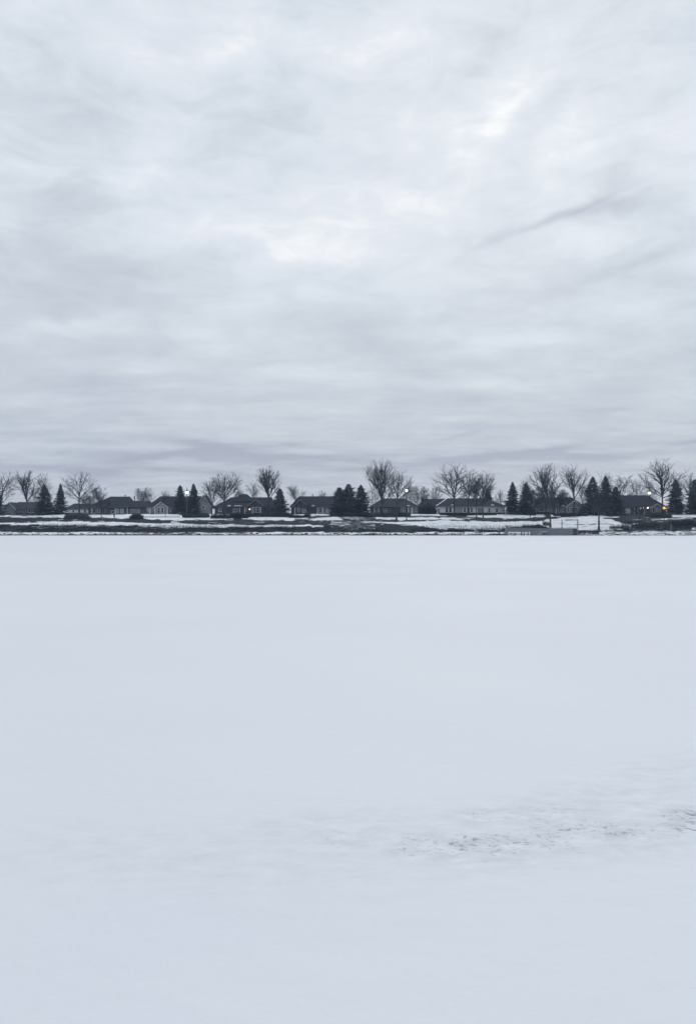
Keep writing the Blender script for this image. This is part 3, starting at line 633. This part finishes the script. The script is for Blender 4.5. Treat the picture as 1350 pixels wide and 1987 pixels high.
SH = [(125, 176, 1006.5, 996.5, 'twigs', 'wide brown bed of dry ornamental grass under the broad open tree'),
      (252, 278, 1007, 996.5, 'twigs_dark', 'dark dry shrub on the snow in front of the low garage'),
      (409, 447, 1005.5, 996, 'twigs_dark', 'dry shrub bed under the dense round headed tree'),
      (446, 482, 1005, 993.5, 'twigs_dark', 'dry shrub left of the orange porch lamp'),
      (478, 530, 1003, 994.5, 'twigs_dark', 'long dry hedge below the small gable with the orange porch lamp'),
      (526, 562, 1003, 993, 'twigs_dark', 'dry shrubs at the foot of the lone stout spruce'),
      (560, 588, 1004, 998, 'twigs_dark', 'low dark shrub left of the low crooked tree'),
      (588, 600, 1003, 998, 'twigs_dark', 'little shrub touching the low crooked tree'),
      (640, 690, 1002, 994, 'twigs_dark', 'left shrubs under the dark evergreen clump'),
      (688, 722, 1002, 992.5, 'twigs_dark', 'right shrubs under the dark evergreen clump'),
      (720, 768, 1002.5, 993, 'twigs', 'dry hedge under the tallest bare tree'),
      (766, 796, 1001, 992.5, 'twigs', 'dry hedge between the leaning tree and the lamp post'),
      (812, 846, 997.5, 978, 'twigs_dark', 'tall dark shrub mass right of the lamp post house'),
      (853, 884, 999.5, 994.5, 'twigs_dark', 'low foundation shrubs under the double window of the pale house'),
      (884, 915, 999.8, 994.8, 'twigs_dark', 'low foundation shrubs under the garage panel of the pale house'),
      (915, 962, 999.5, 994, 'twigs_dark', 'low foundation shrubs behind the twin trunks of the pale house'),
      (1030, 1075, 998, 992.5, 'twigs_dark', 'low shrubs under the square window of the pier side house'),
      (1073, 1140, 1001, 994.5, 'twigs_dark', 'long dark hedge on the crest of the snowy slope'),
      (1053, 1066, 1019, 1010, 'twigs', 'small bare bush left of the slim pole trunk'),
      (1252, 1300, 1003, 992.5, 'twigs', 'grey shrubs in front of the lit porch'),
      (1276, 1302, 1004, 994, 'twigs', 'grey shrub right of the amber lamp post'),
      (1012, 1048, 1024, 1015, 'twigs', 'dark bush spreading behind the left pier railing'),
      (1183, 1222, 1025.5, 1016, 'twigs_dark', 'dry bush behind the low timber rail on the slope'),
      (1300, 1350, 1018, 1008, 'twigs_dark', 'dry bushes on the dark lawn at the right edge'),
      (1245, 1300, 1021, 1011, 'twigs', 'pale dry bushes around the foot of the amber lamp post')]
for k, (a, b, by, ty, m, lab) in enumerate(SH):
    shrub('dry_shrub', lab, a, b, by, ty, m, 200+k, .45 if by > 1018 else 1.25)

def leafy_mound(label, blobs, D, seed, name='clipped_shrub'):
    rn = random.Random(seed); cx = X(sum((b[0]+b[1])/2 for b in blobs)/len(blobs), D); z0 = G(cx, D)
    mb = MB()
    for px0, px1, ty in blobs:
        xa, xb = X(px0, D)-cx, X(px1, D)-cx; h = Z(ty, D)-z0; c = ((xa+xb)/2, 0, h*.35); r = ((xb-xa)/2, 1.0, h*.65)
        lump(mb, c, (r[0]*.9, r[1]*.9, r[2]*.92), seed+px0, .15)
        for k in range(900):
            a, q = rn.uniform(0, 6.28), rn.uniform(-.6, 1); e_ = math.sqrt(1-q*q); nx_, ny_ = math.cos(a)*e_, math.sin(a)*e_
            p = (c[0]+r[0]*nx_, c[1]+r[1]*ny_, c[2]+r[2]*q); s = rn.uniform(.05, .13)
            mb.poly([(p[0]-s, p[1]+rn.uniform(-s, s), p[2]-s*.5), (p[0]+s, p[1]+rn.uniform(-s, s), p[2]-s*.3), (p[0]+rn.uniform(-s, s), p[1]+rn.uniform(-s, s), p[2]+s)], [(0,1,2)])
    return tag(mb.build(name, M['hedge'], loc=(cx, D, z0)), label, 'shrub', 'clipped evergreen shrubs')
leafy_mound('dark clipped evergreen mound with two lobes at the foot of the lamp lit spruces', [(354, 377, 996.3), (370, 392, 996.8), (385, 407, 996.5)], DG(1004), 61)

# ------------------------------------------------------------------ houses
def house(label, D, x0, x1, ridge, rx0, rx1, eave, wall='wall', roof='roof', depth=11, gables=(), windows=(), trims=(), panels=(), doors=(), annex=(), vents=(), snow=(), lamps=(), dormer=None, hip_snow=False, name='house'):
    bx = X((x0+x1)/2, D); bz = min(G(X(p, D), D) for p in (x0, (x0+x1)/2, x1))-.15
    root = thing(name, label, 'house', (bx, D, bz), 'single storey houses along the far bank')
    lx = lambda px: X(px, D)-bx
    lz = lambda py: Z(py, D)-bz
    ze, zr = lz(eave), CAMZ+(HOR-ridge)*(D+depth/2)/F-bz
    wb = MB(); wb.box(lx(x0)+.5, lx(x1)-.5, 0, depth, 0, ze-.02)
    def hip(mbx, a, b, ra, rb_, y0, y1, ze_, zr_, ov=.55):
        th = .24; ym = (y0+y1)/2; A, B, Y0, Y1 = a-.0, b+.0, y0-ov, y1+ov
        v = [(A,Y0,ze_-th),(B,Y0,ze_-th),(B,Y1,ze_-th),(A,Y1,ze_-th),(A,Y0,ze_),(B,Y0,ze_),(B,Y1,ze_),(A,Y1,ze_),(ra,ym,zr_),(rb_,ym,zr_)]
        f = [(0,3,2,1),(0,1,5,4),(1,2,6,5),(2,3,7,6),(3,0,4,7),(4,5,9,8),(5,6,9),(6,7,8,9),(7,4,8)]
        mbx.poly(v, f)
    rf = MB(); hip(rf, lx(x0), lx(x1), lx(rx0), lx(rx1), 0, depth, ze+.12, zr)
    for (a, b, rg, ra, rb_, ev) in annex:      # lower wing with its own roof
        wb.box(lx(a)+.4, lx(b)-.4, .35, depth-1.5, 0, lz(ev)-.02); hip(rf, lx(a), lx(b), lx(ra), lx(rb_), .35, depth-1.5, lz(ev)+.12, CAMZ+(HOR-rg)*(D+depth/2)/F-bz, .45)
    if dormer:
        a, b, rg, ra, rb_, ev = dormer; hip(rf, lx(a), lx(b), lx(ra), lx(rb_), 2.2, depth-1, lz(ev), CAMZ+(HOR-rg)*(D+depth/2)/F-bz, 0)
    wo_ = wb.build('wall', M[wall], root)
    ro_ = rf.build('roof', M[roof], root)
    fa = MB(); fa.box(lx(x0)+.01, lx(x1)-.01, -.62, -.556, ze-.10, ze+.14); fa.build('gutter', M['metal_grey'], root)
    for (a, b, pk, ev, wm, proj) in gables:
        gw = MB(); za, zp = lz(ev), lz(pk); xm = (lx(a)+lx(b))/2
        gw.prism([(lx(a)+.35, 0), (lx(b)-.35, 0), (lx(b)-.35, za), (xm, zp-.28), (lx(a)+.35, za)], -proj, 1.5)
        go = gw.build('gable_wall', M[wm], root)
        gr_ = MB(); th = .2
        gr_.prism([(lx(a)-.1, za-.2), (xm, zp), (lx(b)+.1, za-.2), (lx(b)+.1, za-.2+th), (xm, zp+th), (lx(a)-.1, za-.2+th)], -proj-.4, depth*.5)
        g2 = gr_.build('gable_roof', M[roof], root)
        rk = MB(); rk.prism([(lx(a)-.12, za-.32), (xm, zp-.12), (lx(b)+.12, za-.32), (lx(b)+.12, za-.05), (xm, zp+.15), (lx(a)-.12, za-.05)], -proj-.46, -proj-.402)
        rk.build('rake_board', M['trim' if wm != 'wall_dark' else 'wall'], g2)
    for wd in windows:
        a, b, t_, bt = wd[:4]; yo = wd[4] if len(wd) > 4 else 0
        fr = MB(); fw = .13; xa, xb, zt, zb = lx(a), lx(b), lz(t_), lz(bt); y0, y1 = -yo-.10, -yo-.003
        fr.box(xa, xa+fw, y0, y1, zb, zt); fr.box(xb-fw, xb, y0, y1, zb, zt); fr.box(xa+fw, xb-fw, y0, y1, zt-fw, zt); fr.box(xa+fw, xb-fw, y0-.04, y1, zb, zb+fw)
        if zt-zb > 1.1: zm = (zt+zb)/2; fr.box(xa+fw, xb-fw, y0+.03, y1, zm-.035, zm+.035)
        fo = fr.build('window', M['trim'], root)
        pn = MB(); pn.box(xa+fw, xb-fw, -yo-.045, -yo-.01, zb+fw, zt-fw); pn.build('pane', M['glass'], fo)
    for (a, b, t_, bt, mm_, yo) in panels:
        p = MB(); p.box(lx(a), lx(b), -yo-.07, -yo-.004, lz(bt), lz(t_))
        zz = lz(bt); n_ = 4
        for k in range(1, n_): q = zz+(lz(t_)-zz)*k/n_; p.box(lx(a), lx(b), -yo-.085, -yo-.071, q-.03, q+.03)
        p.build('garage_door', M[mm_], root)
    for (a, b, t_, bt, yo) in doors:
        p = MB(); p.box(lx(a), lx(b), -yo-.08, -yo-.004, max(.1, lz(bt)), lz(t_)); d_ = p.build('door', M['door'], root)
        h_ = MB(); h_.lathe([(.02, -.05), (.06, 0), (.02, .05)], (lx(b)-.18, -yo-.14, lz(bt)+1.0), 8); h_.build('handle', M['metal'], d_)
    for (px, t_, yo) in trims:
        p = MB(); p.box(lx(px)-.14, lx(px)+.14, -yo-.14, -yo-.004, 0, lz(t_)); p.build('porch_post', M['trim'], root)
    for (px, tp, kind) in vents:
        p = MB(); zt = CAMZ+(HOR-tp)*(D+depth/2)/F-bz
        if kind == 'chimney': p.box(lx(px)-.45, lx(px)+.45, depth/2-.1, depth/2+.7, zr-1.6, zt); p.box(lx(px)-.55, lx(px)+.55, depth/2-.2, depth/2+.8, zt, zt+.15); p.build('chimney', M['brick'], ro_)
        else: p.tube([(lx(px), depth/2+.5, zr-1.8), (lx(px), depth/2+.5, zt)], [.13, .13], 8); p.lathe([(.13, 0), (.24, .02), (.24, .22), (.05, .3)], (lx(px), depth/2+.5, zt), 8); p.build('vent_pipe', M['metal'], ro_)
    sl = (zr-ze-.12)/(depth/2+.55)
    for k, (px, hwp, rows) in enumerate(snow):
        p = MB(); c = (lx(px), -.05, ze+.12+sl*.5+.02); lump(p, c, (hwp*D/F, .42, .17+.06*rows), 70+k+px, .25); p.build('snow_patch', M['snow'], ro_, smooth=True)
    for (px, py, m_, r_, yo) in lamps:
        p = MB(); p.lathe([(r_*.3, -r_), (r_, -r_*.4), (r_, r_*.4), (r_*.3, r_)], (lx(px), -yo-.35, lz(py)), 10); lp = p.build('porch_lamp', M[m_], root)
        q = MB(); q.box(lx(px)-.04, lx(px)+.04, -yo-.35, -yo-.004, lz(py)+r_, lz(py)+r_+.08); q.build('bracket', M['metal'], lp)
    if hip_snow:
        p = MB(); a_, b_ = Vector((lx(x0)-.05, -.58, ze+.16)), Vector((lx(rx0), depth/2, zr+.05)); n_ = 14
        p.tube([tuple(a_+(b_-a_)*q/n_+Vector((0, 0, .03*math.sin(q*2.1)))) for q in range(n_+1)], [.16+.05*math.sin(q*1.7) for q in range(n_+1)], 6); p.build('snow_patch', M['snow'], ro_, smooth=True)
    fb = MB(); fb.box(lx(x0)+.44, lx(x1)-.44, -.06, .3, 0, .62); fb.build('foundation', M['brick'], root)
    return root

house('low grey roofed house at the far left behind the tall upswept tree', 250, 6, 78, 974, 24, 66, 987.5, 'wall', 'roof2', panels=[(16, 31, 989.5, 996.5, 'garage', 0)], windows=[(34, 38, 988.5, 995), (45, 50, 988.5, 996), (55, 60, 988.5, 995), (63, 67, 989, 995)], gables=[(8, 34, 975.5, 988, 'wall', .8)])
house('small pale house between the left spruces and the hip roofed house', 256, 126, 173, 977, 133, 166, 988, 'wall_light', 'roof2', windows=[(141, 145, 989, 995), (152, 156, 989, 995), (163, 168, 988.7, 996)], vents=[(140, 972, 'pipe')])
house('large dark hip roofed house with a low garage wing', 248, 169, 252, 963.5, 205, 243, 984, 'wall_dark', 'roof', annex=[(244, 288, 972, 249, 284, 985)], windows=[(180.5, 187.5, 985.5, 996), (190, 195, 986, 995.5), (216, 223.5, 990.5, 996.5)], panels=[(226, 231, 987, 996.5, 'garage', 0), (233, 241, 987, 996.5, 'garage', 0), (251, 272, 987, 996.3, 'wall', -.35)], trims=[(178, 985, .0), (224.5, 985.5, 0), (247.5, 985.5, 0)], doors=[(203, 207, 986, 996, 0)], vents=[(251.5, 964, 'pipe'), (233, 961.5, 'pipe')])
house('house with white trimmed small gable and tall grey gable behind the lamp lit spruces', 247, 283, 402, 963, 303.5, 395, 984.5, 'wall', 'roof', gables=[(300, 329, 974.5, 985, 'wall', 1.0), (381, 413, 962, 986, 'wall', 1.2)], windows=[(285.5, 288.5, 985.5, 991), (307, 312.8, 985, 995.8, 1.0), (314.2, 320, 985, 995.8, 1.0), (393, 400, 981, 988, 1.2)], trims=[(291.5, 985, 0), (302.5, 986, 1.0), (326.5, 986, 1.0), (331, 985, 0)])
house('dark roofed house with an orange porch lamp and small gable', 248, 414, 534, 965, 444, 524, 984, 'wall_dark', 'roof', gables=[(480, 514, 970.5, 981.5, 'wall_dark', 1.0)], dormer=(447, 492, 958.5, 463, 474, 972), windows=[(492.5, 497, 984, 994.5, 1.0), (498, 504, 984, 994.5, 1.0), (476, 480, 985.5, 992), (424, 430, 986, 993)], panels=[(451, 463, 986, 996, 'wall', 0)], trims=[(475, 985, 0), (490.5, 984, 1.0), (506.5, 984, 1.0), (465.5, 985, 0)], snow=[(445, 3.5, 1), (463.5, 6.5, 0), (457, 3, 0)], lamps=[(485.3, 988.3, 'porch', .27, .5)])
house('long dark roofed house with a grey gable behind the low crooked tree', 248, 562, 658, 963, 578, 650, 984, 'wall_dark', 'roof', gables=[(566, 601, 970, 985, 'wall_dark', .9)], windows=[(571.5, 576, 985.5, 994, .9), (578, 582, 985.5, 994, .9), (619, 625, 985.5, 994.5)], panels=[(586, 595, 987, 995.5, 'garage', .9), (632, 641, 986, 995.5, 'garage', 0)], trims=[(616, 985, 0), (627, 985, 0), (572.5, 986, .9)], doors=[(628.5, 631, 986, 996, 0)], snow=[(607, 4.5, 1)], vents=[(605, 960.5, 'pipe')])
house('dark house under the tallest middle tree with a row of white framed windows', 250, 717, 814, 967, 743, 787, 983.5, 'wall_dark', 'roof2', windows=[(727, 733, 985, 993.5), (777, 781.5, 985, 994), (782, 786, 985, 994), (793.5, 798, 985, 994), (800, 804.5, 985, 994), (806, 810, 985, 994)], panels=[(743, 753, 986, 995.5, 'wall', 0)], doors=[(755, 759, 986, 996, 0)], trims=[(725.5, 984.5, 0), (735, 984.5, 0), (791.5, 984.5, 0), (799, 984.5, .0)], snow=[(791.5, 4, 0)])
house('plain dark roofed house set back left of the pale sided house', 264, 812, 880, 968, 824, 868, 985, 'wall_dark', 'roof', windows=[(826, 832, 987, 993)], vents=[(830, 965.5, 'pipe')])
house('long pale sided house with white trim behind three bare trees', 246, 846, 982, 967, 872, 948, 982.5, 'wall_light', 'roof', windows=[(863.5, 869.5, 984, 994.5), (870.2, 876.2, 984, 994.5), (898.5, 903.5, 985, 994.5), (912, 917, 985, 994), (946, 951, 986, 994), (960.5, 966, 986, 994.5)], panels=[(882, 897, 984, 994.8, 'garage', 0), (926, 937, 986, 995.5, 'wall', 0)], doors=[(849.5, 852.3, 988, 996.5, 0), (907, 910.5, 985, 996, 0)], trims=[(904.8, 984.5, 0), (953, 985, 0)], snow=[(877.5, 4, 0), (955, 4.5, 0)], hip_snow=True)
house('pale house with square window half hidden by dusky trees above the pier', 247, 1033, 1136, 965, 1052, 1118, 984.5, 'wall', 'roof', gables=[(1094, 1129, 972, 984, 'wall', .9)], windows=[(1045, 1055, 985.5, 993), (1082.5, 1087, 985, 994.5), (1097.5, 1102, 984.5, 994, .9), (1104.5, 1118.5, 984.5, 992, .9), (1121, 1125, 985.5, 993, .9)], panels=[(1088.5, 1096, 984.5, 995, 'garage', 0), (1060, 1070, 986, 995, 'garage', 0)], trims=[(1040, 985, 0), (1078, 985, 0)], snow=[(1092, 3.2, 1)], doors=[(1073, 1076.5, 986, 996, 0)])
house('dark hip roofed house with white porch lights at right', 248, 1190, 1294, 961, 1207, 1268, 985, 'wall_dark', 'roof', gables=[(1258, 1284, 978.5, 985, 'wall', .8)], windows=[(1262.5, 1268, 985, 994, .8), (1278, 1282, 986, 993, .8), (1236, 1241, 986, 994)], panels=[(1212, 1222, 986.5, 996, 'wall_light', 0), (1269.5, 1275, 985.5, 995, 'garage', .8)], trims=[(1230, 986, 0), (1249, 986, 0)], doors=[(1250.5, 1253.5, 986, 996.5, 0)], lamps=[(1246, 985.6, 'porch_white', .17, .2), (1254.5, 985.4, 'porch_white', .28, .2), (1241, 986.3, 'porch_white', .12, .2)])

# ------------------------------------------------------------------ lamps
def street_lamp(label, px, base_py, head_py, top_py, D=None, pole='metal', r=.40):
    D = D or DG(base_py); x = X(px, D); z = G(x, D)-.03; hz = Z(head_py, D)-z; tz = Z(top_py, D)-z
    root = thing('street_lamp', label, 'lamp', (x, D, z), 'tall lit lamp posts')
    p = MB(); p.tube([(0,0,0),(0,0,.02),(0,0,.5),(0,0,.55),(0,0,hz-.4)], [.26, .24, .2, .12, .075], 10); p.build('pole', M[pole], root, smooth=False)
    g = MB(); g.lathe([(.16, -.42), (r*.8, -.38), (r, -.05), (r, .18), (r*.9, .26)], (0, 0, hz), 14); g.build('lantern', M['lamp'], root)
    c = MB(); c.lathe([(r*1.25, .27), (r*1.2, .33), (r*.55, .6), (.12, .8), (.06, .9), (.05, max(1.0, tz-hz))], (0, 0, hz), 14); c.build('cap', M['metal'], root)
    k = MB(); k.lathe([(.08, -.62), (.2, -.50), (.2, -.43)], (0, 0, hz), 12); k.build('collar', M['metal'], root)
street_lamp('tall lit lamp on a grey post between two dark spruces', 363, 1000, 955, 946, pole='metal_grey', r=.46)
street_lamp('tall lit lamp on a thin dark post beside the slanting bare tree', 788.5, 1010, 951.5, 941, r=.32)
street_lamp('tall lit lamp rising above the roof of the house with the lit porch', 1259, 996.6, 956.3, 947, D=243, r=.44)
def park_lamp():
    D = DG(1014.5); x = X(1287.5, D); z = G(x, D)-.03; hz = Z(985.8, D)-z
    root = thing('park_lamp', 'short dark post with a glowing amber globe on the right lawn', 'lamp', (x, D, z))
    p = MB(); p.tube([(0,0,0),(0,0,.6),(0,0,.65),(0,0,hz-.42)], [.17, .15, .1, .085], 10); p.build('pole', M['metal'], root)
    g = MB(); g.lathe([(.12, -.36), (.30, -.26), (.40, 0), (.30, .26), (.12, .36)], (0, 0, hz), 16); g.build('globe', M['amber'], root, smooth=True)
    c = MB(); c.lathe([(.16, -.5), (.2, -.37)], (0, 0, hz), 12); c.build('collar', M['metal'], root)
    c = MB(); c.lathe([(.16, .36), (.13, .43), (.02, .5)], (0, 0, hz), 12); c.build('cap', M['metal'], root)
park_lamp()

# ------------------------------------------------------------------ timber pier on the ice edge
def pier():
    D = 203.6; cx = X(1050, D); z0 = -.02
    root = thing('timber_pier', 'weathered timber pier with board railings at the ice edge', 'pier', (cx, D, z0))
    lx = lambda px: X(px, D)-cx
    lz = lambda py: Z(py, D)-z0
    dk = MB()
    for k in range(44): a = lx(1031)+k*(lx(1119)-lx(1031))/44; dk.box(a, a+.27, 0.12, 1.7, lz(1032.6)-.10, lz(1032.6))
    dk.build('deck', M['timber'], root)
    bm_ = MB(); bm_.box(lx(1031), lx(1119), .14, .30, lz(1032.6)-.42, lz(1032.6)-.103); bm_.box(lx(1031), lx(1119), 1.45, 1.65, lz(1032.6)-.42, lz(1032.6)-.103); bm_.build('beam', M['timber_dark'], root)
    rl = MB()       # boarded railing, left run
    n_ = 46
    for k in range(n_): a = lx(985.5)+(lx(1030)-lx(985.5))*k/n_; rl.box(a, a+.118, 0, .035, lz(1032.4), lz(1024.6)+.04*math.sin(k*1.7))
    rl.box(lx(985), lx(1030), -.04, -.003, lz(1025.6), lz(1024.8)); rl.box(lx(985), lx(1030), -.04, -.003, lz(1031.5), lz(1030.8))
    ro_ = rl.build('railing', M['timber'], root)
    cp = MB(); cp.box(lx(984), lx(1031), -.08, .12, lz(1024.4), lz(1024.4)+.06); cp.build('top_rail', M['timber'], ro_)
    sk = MB()       # boarded front, right run reaching down to the ice
    n_ = 40
    for k in range(n_): a = lx(1064)+(lx(1111)-lx(1064))*k/n_; sk.box(a, a+.158, -.02, .03, 0, lz(1025)+.03*math.sin(k*2.3))
    sk.build('front_board', M['timber'], root)
    cp = MB(); cp.box(lx(1063), lx(1120.5), -.07, .13, lz(1024.6)+.045, lz(1024.6)+.10); cp.build('top_rail', M['timber'], root)
    sr = MB()
    for k in range(8): a = lx(1111.2)+k*.165; y = .05+k*.12; sr.box(a, a+.15, y, y+.04, .25+k*.02, lz(1025)-.02)
    sr.build('side_board', M['timber_dark'], root)
    md = MB()       # middle bay with gaps near the ice
    n_ = 30
    for k in range(n_):
        a = lx(1031)+(lx(1063.5)-lx(1031))*k/n_
        gap = 12 <= k <= 27
        if not gap: md.box(a, a+.135, -.01, .03, 0, lz(1025))
        else:
            md.box(a, a+.135, -.01, .03, lz(1031.6), lz(1025)+.02*math.sin(k*3.1))
            if k % 3 == 0: md.box(a, a+.11, 0, .03, 0, lz(1031.6)-.002)
    md.box(lx(1043), lx(1063), -.05, -.012, lz(1035.6), lz(1034.9)); md.box(lx(1031), lx(1063.5), -.05, -.012, 0, lz(1038.4))
    md.build('slatted_panel', M['timber'], root)
    lo = MB()
    for py in (1034.4, 1037.2): lo.box(lx(985), lx(1030), .02, .09, lz(py)-.07, lz(py)+.07)
    lo.build('lower_rail', M['timber_dark'], root)
    for px, t_, bt, hw in ((982.3, 1024.2, 1040, .42), (1011.5, 1024.2, 1040, .12), (1016.5, 1032, 1040, .09), (1024, 1032, 1040, .09), (1030.4, 1024, 1040, .14), (1064, 1024, 1040, .14), (1090, 1008, 1040, .09), (1120.6, 1008, 1040, .12)):
        p = MB(); p.box(lx(px)-hw, lx(px)+hw, .131 if hw < .4 else -.06, .131+2*min(hw, .14), 0, lz(t_)); p.build('post', M['timber' if hw > .1 else 'timber_dark'], root)
    for px in (1040, 1075, 1100, 1117):
        p = MB(); p.box(lx(px)-.12, lx(px)+.12, 1.5, 1.6, -.2, lz(1032.6)-.43); p.build('pile', M['timber_dark'], root)
pier()

# ------------------------------------------------------------------ small things on the lawn
def stake(label, px, base_py, top_py, r, m, name='stake'):
    D = DG(base_py); x = X(px, D); z = G(x, D)-.05; h = Z(top_py, D)-z
    p = MB(); p.tube([(0,0,0),(0,0,h*.9),(0,0,h)], [r, r*.9, r*.5], 6)
    tag(p.build(name, M[m], loc=(x, D, z)), label, 'stake')
stake('thin dark stake in the snow below the left spruces', 103.5, 1004, 999.5, .05, 'metal')
stake('pale thin stake in the brush at the right end of the bank', 1301, 1029, 1016, .07, 'stake')
D = DG(1004.5); x = X(222, D); zz = G(x, D)-.05
root = thing('yard_post', 'short dark yard post with a box on top before the hip roofed house', 'post', (x, D, zz))
p = MB(); p.box(-.12, .12, -.12, .12, 0, .75); p.build('post', M['metal'], root)
p = MB(); p.box(-.2, .2, -.2, .2, .752, 1.0); p.prism([(-.24, 1.002), (.24, 1.002), (0, 1.18)], -.24, .24); p.build('box', M['metal'], root)
D = DG(1027); x = X(1202, D); zz = G(x, D)-.05
root = thing('timber_rail', 'low dark timber rail with pale end posts on the right slope', 'fence', (x, D, zz))
hw = 19.5*D/F
for s in (-1, 1):
    p = MB(); p.box(s*hw-.10, s*hw+.10, -.1, .1, -.1, .95); p.build('post', M['stake'], root)
p = MB(); p.box(-hw+.11, hw-.11, -.06, .06, .3, .75); p.build('rail', M['timber_dark'], root)

# ------------------------------------------------------------------ haze: even winter air round the whole scene
hm = bpy.data.materials.new('winter_haze'); hm.use_nodes = True; ht = hm.node_tree; ht.nodes.clear()
pvn = ht.nodes.new('ShaderNodeVolumePrincipled'); pvn.inputs['Density'].default_value = .00030; pvn.inputs['Color'].default_value = (.60, .77, 1, 1); pvn.inputs['Anisotropy'].default_value = 0
mo = ht.nodes.new('ShaderNodeOutputMaterial'); ht.links.new(pvn.outputs[0], mo.inputs['Volume'])
p = MB(); p.box(-1210, 1210, -1210, 1210, -1.8, 27); tag(p.build('haze', hm), 'thin even winter haze over the lake', kind='stuff')
